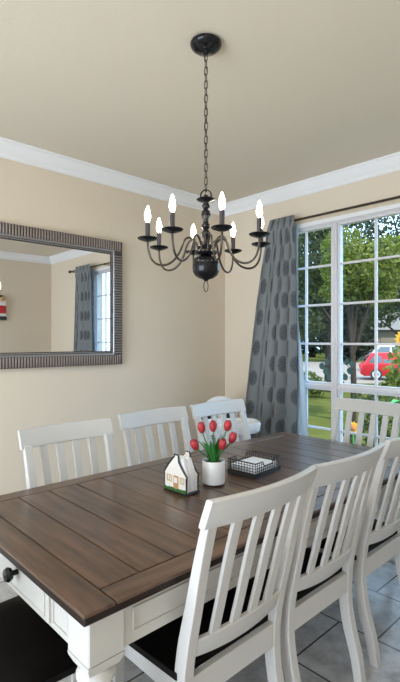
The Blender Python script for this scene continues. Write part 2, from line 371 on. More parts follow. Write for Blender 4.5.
def curtain(x0t, x1t, x0b, x1b, nf, flip, label, phase):
    NU, NV = 150, 40; ztop, zbot = 2.455, .03
    cx = (x0t + x1t) / 2
    t = thing('curtain', label, 'curtain', (cx, RY, zbot), 0, None)
    vs = []; uvs = []; Wf = 1.05
    for j in range(NV + 1):
        v = j / NV; z = ztop + (zbot - ztop) * v
        a, b = x0t + (x0b - x0t) * v ** 0.75, x1t + (x1b - x1t) * v
        for i in range(NU + 1):
            u = i / NU
            ph = 2 * math.pi * nf * (u + .035 * math.sin(5.1 * u + 1.3 * v + phase)) + phase + .5 * v
            top = min(1, v / .03)
            amp = (.010 + .030 * min(1, v * 1.6)) * (.75 + .25 * math.sin(9 * u + phase))
            y = amp * math.sin(ph) * (.55 + .45 * top) + .006 * math.sin(2.2 * ph + 3 * v)
            x = a + (b - a) * (u + .022 * math.sin(2 * ph))
            if j <= 2: y = -.013 + .35 * y
            vs.append((x - cx, y - .022, z - zbot)); uvs.append((u * Wf, z))
    fs = []
    for j in range(NV):
        for i in range(NU):
            q = j * (NU + 1) + i; fs.append((q, q + 1, q + NU + 2, q + NU + 1))
    mb = MB(); mb.v = vs; mb.f = fs
    o = mb.build('panel', 'curtain', t, smooth=80, fix=False)
    ul = o.data.uv_layers.new(name='UVMap')
    for lp in o.data.loops: ul.data[lp.index].uv = uvs[lp.vertex_index]
    q = o.modifiers.new('thick', 'SOLIDIFY'); q.thickness = .003
    # pale lining hanging behind, its inner edge peeking out
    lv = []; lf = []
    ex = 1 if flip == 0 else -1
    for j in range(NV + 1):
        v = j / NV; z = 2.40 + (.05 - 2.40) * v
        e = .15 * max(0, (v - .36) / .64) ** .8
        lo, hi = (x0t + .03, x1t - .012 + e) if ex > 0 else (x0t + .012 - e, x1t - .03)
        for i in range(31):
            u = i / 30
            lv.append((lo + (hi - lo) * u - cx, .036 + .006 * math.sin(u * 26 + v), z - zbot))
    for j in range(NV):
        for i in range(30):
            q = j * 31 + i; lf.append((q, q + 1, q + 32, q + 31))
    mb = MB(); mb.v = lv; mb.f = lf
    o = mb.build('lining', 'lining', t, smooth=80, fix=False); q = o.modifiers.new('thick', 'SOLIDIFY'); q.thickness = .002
    o['label'] = 'white curtain lining with blue sky light put into its colour'
    return t
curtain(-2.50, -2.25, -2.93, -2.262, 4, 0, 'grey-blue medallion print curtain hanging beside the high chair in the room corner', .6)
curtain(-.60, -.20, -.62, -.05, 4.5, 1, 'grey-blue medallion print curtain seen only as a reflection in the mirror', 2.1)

# ------------------------------------------------------------------ mirror
MY0, MY1, MZ0, MZ1 = 0.30, 2.09, 1.228, 2.197
mir = thing('wall_mirror', 'large rectangular wall mirror in a ribbed dark and silver frame', 'mirror', (XL + .010, (MY0 + MY1) / 2, (MZ0 + MZ1) / 2), R(-0.5))
hy, hz = (MY1 - MY0) / 2, (MZ1 - MZ0) / 2
def frame_ring(x0, x1, o_, i_, bev=.003):
    m = MB()
    m.box((x0, -hy + o_, hz - i_), (x1, hy - o_, hz - o_), bev).box((x0, -hy + o_, -hz + o_), (x1, hy - o_, -hz + i_), bev)
    m.box((x0, -hy + o_, -hz + i_), (x1, -hy + i_, hz - i_), bev).box((x0, hy - i_, -hz + i_), (x1, hy - o_, hz - i_), bev)
    return m
back = frame_ring(.001, .026, 0, .108)
back.build('frame', 'mframe', mir)
fo = MB(); P = .0205
n = int((2 * hy - .02) / P)
for k in range(n):
    y = -hy + .02 + k * P
    for zc in (hz - .039, -hz + .039):
        fo.tube([(.027, y, zc - .033), (.030, y, zc - .030), (.030, y, zc + .030), (.027, y, zc + .033)], .0062, 8)
n = int((2 * hz - .17) / P)
for k in range(n):
    z = -hz + .092 + k * P
    for yc in (hy - .039, -hy + .039):
        fo.tube([(.027, yc - .033, z), (.030, yc - .030, z), (.030, yc + .030, z), (.027, yc + .033, z)], .0062, 8)
fo.build('frame_ribs', 'mribs', mir)
si = frame_ring(.026, .036, .076, .090).build('inner_band', 'msilver', mir)
si['label'] = 'silver inner band of the frame'
bd = MB(); P2 = .0118
for k in range(int((2 * hy - .196) / P2) + 1):
    y = -hy + .098 + k * P2
    for z in (hz - .098, -hz + .098): bd.lathe([(0, -.0052), (.0045, -.0026), (.0055, 0), (.0045, .0026), (0, .0052)], 6, Matrix.Translation((.029, y, z)))
for k in range(int((2 * hz - .21) / P2) + 1):
    z = -hz + .106 + k * P2
    for y in (hy - .098, -hy + .098): bd.lathe([(0, -.0052), (.0045, -.0026), (.0055, 0), (.0045, .0026), (0, .0052)], 6, Matrix.Translation((.029, y, z)))
bd.build('beading', 'msilver', mir)
MB().box((.002, -hy + .104, -hz + .104), (.018, hy - .104, hz - .104)).build('mirror_glass', 'mirror', mir, smooth=0)

# ------------------------------------------------------------------ table
TX0, TX1, TY0, TY1, TZ = -2.018, -0.995, 0.560, 2.732, .76
tcx, tcy = (TX0 + TX1) / 2, (TY0 + TY1) / 2
tab = thing('dining_table', 'long farmhouse dining table with dark plank top and white painted base', 'table', (tcx, tcy, 0))
def T(x, y, z): return (x - tcx, y - tcy, z)
TH_ = .026
MB().box(T(TX0, TY0, TZ - TH_ - .004), T(TX1, TY1, TZ - .006), .004).build('top_slab', 'edge', tab)['label'] = 'dark brown edge of the table top'
g = .0024
bw = .082; ew = .092
def plank(x0, x1, y0, y1, m):
    MB().box(T(x0 + g, y0 + g, TZ - .012), T(x1 - g, y1 - g, TZ), .0015).build('plank', m, tab)
plank(TX0 - g + .001, TX1 + g - .001, TY0 - g + .001, TY0 + ew, 'woodx')
plank(TX0 - g + .001, TX1 + g - .001, TY1 - ew, TY1 + g - .001, 'woodx')
plank(TX0 - g + .001, TX0 + bw, TY0 + ew, TY1 - ew, 'woody')
plank(TX1 - bw, TX1 + g - .001, TY0 + ew, TY1 - ew, 'woody')
ys = np.linspace(TY0 + ew, TY1 - ew, 16)
for a, b in zip(ys[:-1], ys[1:]): plank(TX0 + bw, TX1 - bw, a, b, 'woodx')
AZ0, AZ1 = .602, TZ - TH_ - .004
ins = .042
def apron(x0, y0, x1, y1):
    m = MB().box(T(min(x0, x1), min(y0, y1), AZ0), T(max(x0, x1), max(y0, y1), AZ1), .002)
    return m
LB = .108  # leg block
lx0, lx1, ly0, ly1 = TX0 + .028, TX1 - .028, TY0 + .028, TY1 - .028
a1 = apron(lx1 - .012 - .022, ly0 + LB, lx1 - .012, ly1 - LB)
a1.box(T(lx1 - .014, ly0 + LB + .03, AZ0 + .030), T(lx1 - .006, ly1 - LB - .03, AZ0 + .036), .002).box(T(lx1 - .014, ly0 + LB + .03, AZ1 - .036), T(lx1 - .006, ly1 - LB - .03, AZ1 - .030), .002)
a1.box(T(lx1 - .014, ly0 + LB + .03, AZ0 + .036), T(lx1 - .006, ly0 + LB + .036, AZ1 - .036), .002).box(T(lx1 - .014, ly1 - LB - .036, AZ0 + .036), T(lx1 - .006, ly1 - LB - .03, AZ1 - .036), .002)
a1.build('apron', 'tpaint', tab)
apron(lx0 + .012, ly0 + LB, lx0 + .034, ly1 - LB).build('apron', 'tpaint', tab)
apron(lx0 + LB, ly1 - .034, lx1 - LB, ly1 - .012).build('apron', 'tpaint', tab)
ae = apron(lx0 + LB, ly0 + .012, lx1 - LB, ly0 + .034)
for (x0, x1) in ((lx0 + LB + .012, -1.775), (-1.235, lx1 - LB - .012)):
    for (p, q) in (((x0, AZ0 + .020), (x1, AZ0 + .025)), ((x0, AZ1 - .025), (x1, AZ1 - .020)), ((x0, AZ0 + .025), (x0 + .005, AZ1 - .025)), ((x1 - .005, AZ0 + .025), (x1, AZ1 - .025))):
        ae.box(T(p[0], ly0 + .006, p[1]), T(q[0], ly0 + .014, q[1]), .0015)
ae.build('apron', 'tpaint', tab)
dr = MB().box(T(-1.762, ly0 + .002, AZ0 + .012), T(-1.250, ly0 + .014, AZ1 - .006), .003)
for (p, q) in (((-1.745, AZ0 + .027), (-1.267, AZ0 + .032)), ((-1.745, AZ1 - .026), (-1.267, AZ1 - .021)), ((-1.745, AZ0 + .032), (-1.740, AZ1 - .026)), ((-1.272, AZ0 + .032), (-1.267, AZ1 - .026))):
    dr.box(T(p[0], ly0 - .003, p[1]), T(q[0], ly0 + .004, q[1]), .0015)
dro = dr.build('drawer', 'tpaint', tab)
MB().lathe([(.007, 0), (.007, .012), (.016, .018), (.019, .026), (.015, .034), (0, .036)], 16, Matrix.Translation(T(-1.462, ly0 + .002, .688)) @ Matrix.Scale(1.2, 4) @ Matrix.Rotation(R(90), 4, 'X')).build('knob', 'bronze', dro)['label'] = 'dark bronze drawer knob'
def table_leg(x, y):
    m = MB().box(T(x - LB / 2, y - LB / 2, .602), T(x + LB / 2, y + LB / 2, AZ1), .004)
    q = Matrix.Translation(T(x, y, 0))
    # chamfered foot of the block then turning
    ring = lambda h, z: [T(x - h, y - h, z), T(x + h, y - h, z), T(x + h, y + h, z), T(x - h, y + h, z)]
    m.sections([ring(LB / 2, .602), ring(LB / 2 - .001, .592), ring(.043, .572)])
    m.lathe([(.036, 0), (.042, .02), (.036, .05), (.03, .07), (.034, .09), (.040, .16), (.049, .28), (.057, .38), (.060, .44), (.055, .485), (.042, .515), (.036, .527), (.045, .534), (.052, .543), (.052, .553), (.046, .561), (.040, .568), (.045, .574), (.045, .585)], 28, q)
    return m.build('leg', 'tpaint', tab)
for x in (lx0 + LB / 2, lx1 - LB / 2):
    for y in (ly0 + LB / 2, ly1 - LB / 2): table_leg(x, y)

# ------------------------------------------------------------------ chairs
PROF = [(0, -.260), (.10, -.243), (.22, -.209), (.34, -.190), (.44, -.192), (.54, -.208), (.66, -.238), (.80, -.272), (.92, -.306), (1.0, -.334)]
_pz = np.array([p[0] for p in PROF]); _pv = np.array([p[1] for p in PROF]); _pm = np.gradient(_pv, _pz)
def py(z):
    i = int(min(max(np.searchsorted(_pz, z) - 1, 0), len(PROF) - 2)); h = _pz[i + 1] - _pz[i]; t = (z - _pz[i]) / h
    return float((2*t**3 - 3*t*t + 1) * _pv[i] + (t**3 - 2*t*t + t) * h * _pm[i] + (3*t*t - 2*t**3) * _pv[i+1] + (t**3 - t*t) * h * _pm[i+1])
def sag(x, d=.034): return -d * (1 - (x / .25) ** 2)
def curved_rail(z0, z1, half, th, d, N=16, zsag=0.0):
    secs = []
    for i in range(N + 1):
        x = -half + 2 * half * i / N; s_ = sag(x, d)
        zz = -zsag * (1 - (x / half) ** 2)
        a, b = z0 + zz, z1
        y0, y1 = py(a) + s_, py(b) + s_
        c = .004
        secs.append([(x, y0 - th / 2, a + c), (x, y0 - th / 2 + c, a), (x, y0 + th / 2 - c, a), (x, y0 + th / 2, a + c),
                     (x, y1 + th / 2, b - c), (x, y1 + th / 2 - c, b), (x, y1 - th / 2 + c, b), (x, y1 - th / 2, b - c)])
    return MB().sections(secs)
def make_chair(label):
    t = thing('dining_chair', label, 'chair', group='slat-back dining chairs around the table')
    # seat: gently dished slab
    N = 12; hw = lambda v: .232 + .015 * v
    secs = []
    top = []; nx = 14; ny = 12
    v = []; f = []
    for j in range(ny + 1):
        q = j / ny; y = -.185 + .385 * q
        for i in range(nx + 1):
            u = -1 + 2 * i / nx; x = hw(q) * u
            yy = y + (-.018 * u * u if j == ny else 0)
            z = .466 - .010 * (1 - u * u) * math.sin(math.pi * min(1, q * 1.05)) - (.006 if (i in (0, nx) or j in (0, ny)) else 0)
            v.append((x, yy, z))
    k0 = len(v)
    v += [(a, b, .440) for a, b, c in v]
    w_ = nx + 1
    for j in range(ny):
        for i in range(nx):
            a = j * w_ + i; f.append((a, a + 1, a + w_ + 1, a + w_)); f.append((k0 + a, k0 + a + w_, k0 + a + w_ + 1, k0 + a + 1))
    bd_ = [i for i in range(w_)] + [j * w_ + nx for j in range(1, ny + 1)] + [ny * w_ + i for i in range(nx - 1, -1, -1)] + [j * w_ for j in range(ny - 1, 0, -1)]
    for a, b in zip(bd_, bd_[1:] + bd_[:1]): f.append((a, k0 + a, k0 + b, b))
    mb = MB(); mb.v = v; mb.f = f; mb.build('seat', 'seat', t, smooth=50)['label'] = 'near-black dished wooden seat'
    # rear legs running up into the back stiles
    for s_ in (-1, 1):
        secs = []
        Z = [0, .04, .08, .12, .16, .20, .24, .28, .32, .36, .40, .44, .48, .52, .56, .60, .65, .70, .75, .80, .85, .90, .93]
        for z in Z:
            x = s_ * (.203 + .014 * z); y = py(z)
            hx = .019; hyy = .0225 if z < .55 else .0225 - .009 * (z - .55) / .4
            if z < .2: hyy = .0185 + .02 * z
            y += sag(x, .010) * 0
            secs.append([(x - hx, y - hyy, z), (x + hx, y - hyy, z), (x + hx, y + hyy, z), (x - hx, y + hyy, z)])
        MB().sections(secs).build('leg', 'chair', t, smooth=30, bevel=.003)
        # front leg
        x = s_ * .208; y = .158
        r4 = lambda h, z: [(x - h, y - h, z), (x + h, y - h, z), (x + h, y + h, z), (x - h, y + h, z)]
        MB().sections([r4(.015, 0), r4(.021, .36), r4(.021, .440)]).build('leg', 'chair', t, smooth=30, bevel=.003)
        # side apron
        MB().box((s_ * .210 - .011, -.19, .372), (s_ * .210 + .011, .145, .440), .002).build('side_rail', 'chair', t)
    MB().box((-.19, .150, .380), (.19, .172, .440), .002).build('front_rail', 'chair', t)
    MB().box((-.190, -.210, .360), (.190, -.188, .442), .002).build('rear_rail', 'chair', t)
    curved_rail(.915, 1.0, .246, .024, .034).build('top_rail', 'chair', t, smooth=40)
    curved_rail(.507, .562, .200, .020, .026, zsag=.012).build('lower_rail', 'chair', t, smooth=40)
    for k in range(4):
        x = -.1245 + .083 * k
        secs = []
        for i in range(11):
            z = .555 + (.925 - .555) * i / 10
            d_ = .026 + .008 * i / 10
            y = py(z) + sag(x, d_); hx = .0195; th = .0065
            xs = x * (1 + .05 * i / 10)
            secs.append([(xs - hx, y - th, z), (xs + hx, y - th, z), (xs + hx, y + th, z), (xs - hx, y + th, z)])
        MB().sections(secs).build('slat', 'chair', t, smooth=30, bevel=.002)
    return t
chair0 = make_chair('white slat-back dining chair at the wall side, under the mirror')
YC = .334
spots = [
    (-2.140 + YC, 1.113, -90, 'white slat-back dining chair against the mirror wall, closest to the mirror'),
    (-2.205 + YC, 1.706, -90, 'white slat-back dining chair on the mirror wall side, behind the house-shaped napkin holder'),
    (-2.205 + YC, 2.255, -90, 'white slat-back dining chair behind the tulips, next to the high chair'),
    (-0.866 - YC, 1.098, 90, 'large white slat-back dining chair at the front of the near row, seen from behind'),
    (-0.866 - YC, 1.600, 90, 'white slat-back dining chair in the middle of the near row of three, seen from behind'),
    (-0.872 - YC, 2.155, 90, 'white slat-back chair at the window end of the near row, cut by picture edge'),
    (-1.530, 3.042 - YC, 180, 'white slat-back dining chair at the far table end, in front of the window'),
    (-1.490, 0.535, 0, 'dining chair under the drawer end of the table, only its black seat showing'),
]
for i, (x, y, rz, lab) in enumerate(spots):
    c = chair0 if i == 0 else copy_tree(chair0)
    c.location = (x, y, 0); c.rotation_euler = (0, 0, R(rz)); c['label'] = lab

# ------------------------------------------------------------------ high chair in the corner
hc = thing('high_chair', 'white high chair with arched back and tray in the corner beside the curtain', 'high chair', (-2.645, 2.79, 0), math.atan2(-.2, .31) - R(90))
def hseat():
    secs = []
    m = MB()
    pts = []
    for i in range(17):
        a = math.pi * i / 16; pts.append((.155 * math.cos(a), .80 + .135 * math.sin(a)))
    poly = [(-.15, .56)] + [(x, z) for x, z in pts[::-1]] + [(.15, .56)]
    m.prism(poly, 'y', -.20, -.165)
    return m
hseat().build('backrest', 'pot', hc, bevel=.008)
MB().box((-.17, -.20, .53), (.17, .15, .575), .012, 2).build('seat', 'pot', hc)
for s_ in (-1, 1):
    MB().box((s_ * .165 - .012, -.19, .57), (s_ * .165 + .012, .10, .70), .008, 2).build('armrest', 'pot', hc)
    for f_, yy in ((1, .15), (-1, -.18)):
        MB().tube([(s_ * .15, yy * .8, .54), (s_ * .21, yy * 1.35, 0)], .016, 10).build('leg', 'pot', hc)
tr = []
for rr, z in ((.0, .695), (.92, .690), (1.0, .705), (1.03, .760), (1.0, .775), (.96, .772), (.92, .742), (0, .740)):
    tr.append((rr, z))
m = MB(); NN = 32; rings = []
for rr, z in tr[1:-1]:
    ring = []
    for i in range(NN):
        a = 2 * math.pi * i / NN; ca, sa = math.cos(a), math.sin(a)
        x = .235 * math.copysign(abs(ca) ** .55, ca) * rr; y = .15 + .135 * math.copysign(abs(sa) ** .55, sa) * rr
        ring.append((x, y, z))
    rings.append(ring)
m.sections(rings); m.build('tray', 'pot', hc, smooth=45)
MB().box((.05, -.165, .60), (.11, -.135, .83), .01, 2).box((-.11, -.165, .60), (-.05, -.135, .83), .01, 2).build('strap', 'black', hc)['label'] = 'black harness strap'
MB().box((.10, -.15, .70), (.19, -.08, .80), .02, 2).build('buckle_pad', 'black', hc)['label'] = 'black pad'

# ------------------------------------------------------------------ chandelier
CX, CY = -1.4745, 1.4315
ch = thing('chandelier', 'dark bronze eight-arm candle chandelier hanging from the ceiling on a chain', 'chandelier', (CX, CY, 0))
MB().lathe([(.0, 2.739), (.062, 2.739), (.069, 2.734), (.070, 2.726), (.064, 2.715), (.050, 2.704), (.030, 2.697), (.014, 2.692), (.010, 2.684), (0, 2.682)][::-1], 40).build('canopy', 'bronze', ch, smooth=60)
link = None; zt = 2.680; k = 0; pitch = .0305
def stadium(hw_, hl, n=8):
    p = []
    for i in range(n + 1): a = math.pi * i / n; p.append((hw_ * math.cos(a), hl + hw_ * math.sin(a)))
    for i in range(n + 1): a = math.pi + math.pi * i / n; p.append((hw_ * math.cos(a), -hl + hw_ * math.sin(a)))
    return p
lk = MB().tube([(x, 0, z) for x, z in stadium(.0075, .0105)], .0019, 6, closed=True).build('chain_link', 'armmetal', ch)
zz = 2.672; first = True; ang = 20
while zz > 2.085:
    o = lk if first else lk.copy()
    if not first: COL.objects.link(o); o.parent = ch
    o.location = (0, 0, zz); o.rotation_euler = (0, 0, R(ang)); ang += 90; zz -= pitch; first = False
MB().tube([(.0035 * math.sin(z * 60), .0035 * math.cos(z * 60), z) for z in np.linspace(2.69, 2.06, 60)], .0014, 6).build('cord', 'armmetal', ch)
MB().tube([(.024 * math.cos(a), 0, 2.058 + .027 * math.sin(a)) for a in np.linspace(0, 2 * math.pi, 24, endpoint=False)], .0035, 8, closed=True, mat=Matrix.Rotation(R(40), 4, 'Z')).build('hanging_loop', 'bronze', ch)
MB().lathe([(0, 1.838), (.017, 1.838), (.013, 1.855), (.010, 1.870), (.019, 1.884), (.021, 1.894), (.013, 1.904), (.010, 1.910), (.019, 1.920), (.020, 1.928), (.011, 1.938), (.014, 1.950), (.021, 1.972), (.0175, 1.990), (.010, 1.998), (.017, 2.006), (.018, 2.014), (.012, 2.024), (.014, 2.030), (.036, 2.036), (.042, 2.042), (.034, 2.047), (.012, 2.050), (.008, 2.062), (0, 2.062)], 28).build('column', 'bronze', ch, smooth=60)
MB().lathe([(0, 1.795), (.044, 1.798), (.050, 1.806), (.048, 1.814), (.036, 1.818), (.030, 1.828), (.034, 1.836), (.026, 1.842), (0, 1.842)], 28).build('hub', 'bronze', ch, smooth=50)
MB().lathe([(0, 1.680), (.008, 1.681), (.014, 1.688), (.034, 1.694), (.050, 1.706), (.058, 1.722), (.060, 1.742), (.059, 1.760), (.054, 1.770), (.058, 1.776), (.050, 1.784), (.030, 1.788), (.022, 1.797), (0, 1.797)], 36).build('bowl', 'bronze', ch, smooth=60)
MB().tube([(.0095 * math.cos(a), 0, 1.658 + .024 * math.sin(a)) for a in np.linspace(0, 2 * math.pi, 20, endpoint=False)], .0022, 6, closed=True, mat=Matrix.Rotation(R(50), 4, 'Z')).build('bottom_ring', 'armmetal', ch)
RAD = .258
def bez(P, n=14):
    out = []
    for a, b, c, d in P:
        a, b, c, d = map(Vector, (a, b, c, d))
        for i in range(n):
            t = i / n; out.append(a * (1 - t) ** 3 + b * 3 * t * (1 - t) ** 2 + c * 3 * t * t * (1 - t) + d * t ** 3)
    out.append(Vector(P[-1][3])); return [tuple(q) for q in out]
armp = bez([((.034, 0, 1.812), (.045, 0, 1.872), (.088, 0, 1.892), (.104, 0, 1.842)), ((.104, 0, 1.842), (.120, 0, 1.790), (.150, 0, 1.742), (.200, 0, 1.744)), ((.200, 0, 1.744), (.240, 0, 1.746), (.258, 0, 1.785), (.258, 0, 1.846))])
arm = MB().tube(armp, .0048, 8).build('arm', 'armmetal', ch, smooth=60)
Tm = Matrix.Translation((RAD, 0, 0))
pan = MB().lathe([(0, 1.842), (.010, 1.842), (.024, 1.847), (.040, 1.853), (.044, 1.858), (.042, 1.860), (.024, 1.854), (.012, 1.856), (0, 1.856)], 28, Tm).build('drip_pan', 'bronze', arm, smooth=60)
MB().lathe([(0, 1.855), (.0125, 1.855), (.0125, 1.862), (.0105, 1.865), (.0105, 1.921), (.0085, 1.925), (0, 1.925)], 18, Tm).build('candle_sleeve', 'sleeve', arm, smooth=40)
bulbo = MB().lathe([(0, 1.925), (.006, 1.926), (.0085, 1.933), (.0120, 1.944), (.0126, 1.954), (.0110, 1.968), (.0072, 1.982), (.0035, 1.993), (0, 1.998)], 16, Tm).build('bulb', 'bulb', arm, smooth=60)
bulbo['label'] = 'lit flame-shaped bulb'
vdir = math.atan2(-CY, -CX)   # towards the camera
for i in range(8):
    a = arm if i == 0 else copy_tree(arm, ch)
    a.rotation_euler = (0, 0, vdir + R(-31 + 45 * i))

# ------------------------------------------------------------------ things on the table
# tulips in a pot
pt = thing('tulip_pot', 'white cylindrical pot holding red tulips on the dining table', 'potted plant', (-1.502, 1.508, TZ))
MB().lathe([(0, .008), (.0505, .008), (.0525, .012), (.0525, .108), (.051, .111), (.0475, .109), (.0475, .095), (0, .095)], 40).build('pot', 'pot', pt, smooth=40)
MB().lathe([(0, 0), (.047, 0), (.049, .003), (.049, .0085), (0, .0085)], 36).build('base', 'black', pt)['label'] = 'thin black base under the pot'
MB().lathe([(0, .0955), (.046, .0955), (.040, .100), (.015, .102), (0, .103)], 24).build('soil', 'soil', pt)
c_, s_0 = math.cos(R(YAW)), math.sin(R(YAW))
def rd(r, d): return (r * c_ - d * s_0, r * s_0 + d * c_)     # camera-right / away axes turned into room axes
heads = [(-.052, .010, .236), (-.002, .022, .240), (.060, .006, .246), (-.078, -.026, .168), (.034, -.038, .172), (.078, -.012, .196)]
def petal_head():
    m = MB()
    for lay, (n, r0, r1, tw) in enumerate(((3, .0145, .0185, 0), (3, .0125, .0165, 60))):
        for k in range(n):
            a0 = R(tw + 120 * k); v = []; f = []
            nu, nv = 6, 8
            for j in range(nv + 1):
                t = j / nv
                rr = (r1 * math.sin(math.pi * (.12 + .70 * t)) ** .8) * (1 if t < .8 else 1 - (t - .8) * .9)
                wdt = R(68) * (math.sin(math.pi * (.10 + .86 * t)) ** .7)
                for i in range(nu + 1):
                    u = -1 + 2 * i / nu; a = a0 + u * wdt
                    v.append((rr * math.cos(a), rr * math.sin(a), .052 * t - .004 * u * u * t))
            for j in range(nv):
                for i in range(nu):
                    q = j * (nu + 1) + i; f.append((q, q + 1, q + nu + 2, q + nu + 1))
            m.add(v, f)
    return m
for k, (r, d, z) in enumerate(heads):
    X, Y = rd(r, d)
    root = (X * .22, Y * .22, .098)
    tl = thing('tulip', None, None); tl.parent = pt
    del_ = bez([(root, (X * .30, Y * .30, .098 + (z - .098) * .45), (X * .75, Y * .75, .098 + (z - .098) * .7), (X, Y, z))], 10)
    MB().tube(del_, .0028, 7).build('stem', 'tleaf', tl, smooth=60)
    tg = (Vector(del_[-1]) - Vector(del_[-2])).normalized()
    tg = (tg + Vector((0, 0, .9))).normalized()
    q = tg.to_track_quat('Z', 'Y').to_matrix().to_4x4()
    hmb = MB(); ph = petal_head(); hmb.add(ph.v, ph.f, Matrix.Translation((X, Y, z - .004)) @ q @ Matrix.Rotation(R(37 * k), 4, 'Z'))
    ho = hmb.build('tulip_head', 'tulip', tl, smooth=60, fix=False); md = ho.modifiers.new('thick', 'SOLIDIFY'); md.thickness = .0012
for k in range(11):
    a = 2 * math.pi * k / 11 + .3; ln = .10 + .05 * random.random(); out = .030 + .045 * random.random()
    v = []; f = []; n_ = 8
    for j in range(n_ + 1):
        t = j / n_; rr = .016 + out * t ** 1.6; zz_ = .098 + ln * (t - .18 * t ** 3); wd = .0105 * math.sin(math.pi * (.12 + .86 * t)) ** .8
        for u in (-1, 0, 1):
            v.append((rr * math.cos(a) - u * wd * math.sin(a) - (abs(u)) * -.003 * math.cos(a), rr * math.sin(a) + u * wd * math.cos(a), zz_ + abs(u) * .002))
    for j in range(n_):
        for i in range(2): q = j * 3 + i; f.append((q, q + 1, q + 4, q + 3))
    mb = MB(); mb.v = v; mb.f = f; o = mb.build('leaf', 'tleaf', pt, smooth=70, fix=False); md = o.modifiers.new('thick', 'SOLIDIFY'); md.thickness = .001

# house-shaped napkin holder
nh = thing('napkin_holder', 'white house-shaped napkin holder with black outline standing on the table', 'napkin holder', (-1.530, 1.335, TZ), R(3))
hw_ = .068
OUT = [(-hw_, .008), (hw_, .008), (hw_, .075), (hw_ + .004, .078), (.042, .110), (.022, .136), (.020, .158), (.017, .166), (-.004, .166), (-.006, .156), (-.012, .152), (-.040, .122), (-.060, .096), (-hw_ - .003, .080), (-hw_, .076)]
OUT = [(x, z * 1.0) for x, z in OUT]
MB().box((-.074, -.038, 0), (.074, .044, .010), .003).build('base', 'black', nh)
def outline_tube(y):
    return MB().tube([(x, y, z) for x, z in OUT], .0042, 8, closed=True)
MB().prism(OUT, 'y', -.036, -.028).build('front_panel', 'cream', nh, smooth=0)
outline_tube(-.0355).build('front_outline', 'black', nh)
MB().prism(OUT, 'y', .030, .037).build('back_panel', 'cream', nh, smooth=0)
outline_tube(.034).build('back_outline', 'black', nh)
dd = MB().box((-.010, -.0385, .012), (.020, -.0355, .075), .001).build('painted_door', 'doorp', nh)
MB().box((-.005, -.0395, .045), (.015, -.0383, .068)).build('door_pane', 'cream', dd)
for x0, x1 in ((-.052, -.022), (.030, .056)):
    f_ = MB().box((x0, -.0385, .045), (x1, -.0355, .049)).box((x0, -.0385, .070), (x1, -.0355, .074)).box((x0, -.0385, .049), (x0 + .004, -.0355, .070)).box((x1 - .004, -.0385, .049), (x1, -.0355, .070)).box(((x0 + x1) / 2 - .0015, -.0385, .049), ((x0 + x1) / 2 + .0015, -.0355, .070))
    f_.build('painted_window', 'winp', nh)
gm = MB()
gp = [(-hw_ + .003, .009)]
for k in range(23): x = -hw_ + .003 + k * (2 * hw_ - .006) / 22; gp.append((x, .018 + .008 * random.random()))
gp.append((hw_ - .003, .009))
gm.prism(gp, 'y', -.0400, -.0362).build('painted_grass', 'grassp', nh, smooth=0)
ns = thing('napkin_stack', 'stack of white paper napkins standing inside the house-shaped holder', 'napkins', (-1.530, 1.335, TZ + .0105), R(3))
for k in range(10):
    y0 = -.0265 + .0053 * k
    j = random.uniform(-.002, .002)
    top = .140 + random.uniform(-.004, .004)
    MB().prism([(-.058 + j, 0), (.064 + j, 0), (.066 + j, .066), (.052 + j, .100), (.034, top - .004), (.010, top), (-.020, top - .004), (-.046 + j, .102), (-.058 + j, .070)], 'y', y0, y0 + .0050).build('napkin', 'paper', ns, bevel=.0015)

# wire basket
bk = thing('wire_basket', 'black wire grid basket with a solid black tray bottom on the table', 'basket', (-1.504, 1.798, TZ), R(4.5))
bx, by, bh = .085, .108, .072
MB().box((-bx, -by, 0), (bx, by, .005), .001).box((-bx, -by, .005), (bx, -by + .004, .024)).box((-bx, by - .004, .005), (bx, by, .024)).box((-bx, -by + .004, .005), (-bx + .004, by - .004, .024)).box((bx - .004, -by + .004, .005), (bx, by - .004, .024)).build('tray', 'black', bk)
def wire_side(p, q, dip):
    m = MB(); p, q = Vector(p), Vector(q); n = max(5, int((q - p).length / .0155))
    for i in range(n + 1):
        b = p.lerp(q, i / n); t = i / n
        cut = dip if (dip and .30 < t < .70) else 0
        m.tube([(b.x, b.y, .020), (b.x, b.y, bh - cut)], .0015, 5)
    for z in (.034, .048, .060):
        if dip and z > bh - dip: 
            m.tube([(*p.xy, z), (*p.lerp(q, .3).xy, z)], .0015, 5); m.tube([(*p.lerp(q, .7).xy, z), (*q.xy, z)], .0015, 5)
        else: m.tube([(*p.xy, z), (*q.xy, z)], .0015, 5)
    if dip: rim = [(*p.xy, bh), (*p.lerp(q, .28).xy, bh), (*p.lerp(q, .34).xy, bh - dip), (*p.lerp(q, .66).xy, bh - dip), (*p.lerp(q, .72).xy, bh), (*q.xy, bh)]
    else: rim = [(*p.xy, bh), (*q.xy, bh)]
    m.tube(rim, .003, 6)
    return m
e_ = .002
cn = [(-bx + e_, -by + e_, 0), (bx - e_, -by + e_, 0), (bx - e_, by - e_, 0), (-bx + e_, by - e_, 0)]
for i in range(4): wire_side(cn[i], cn[(i + 1) % 4], .022 if i in (1, 3) else 0).build('wire_side', 'black', bk)
pn = thing('paper_napkins', 'flat pile of white paper napkins lying inside the black wire basket', 'napkins', (-1.504, 1.798, TZ + .0055), R(4.5))
for k in range(6):
    z0 = .0068 * k; j = random.uniform(-.002, .002)
    MB().box((-.074 + j, -.095 + j, z0), (.074 + j, .096 + j, z0 + .0064), .002).build('napkin', 'paper', pn)

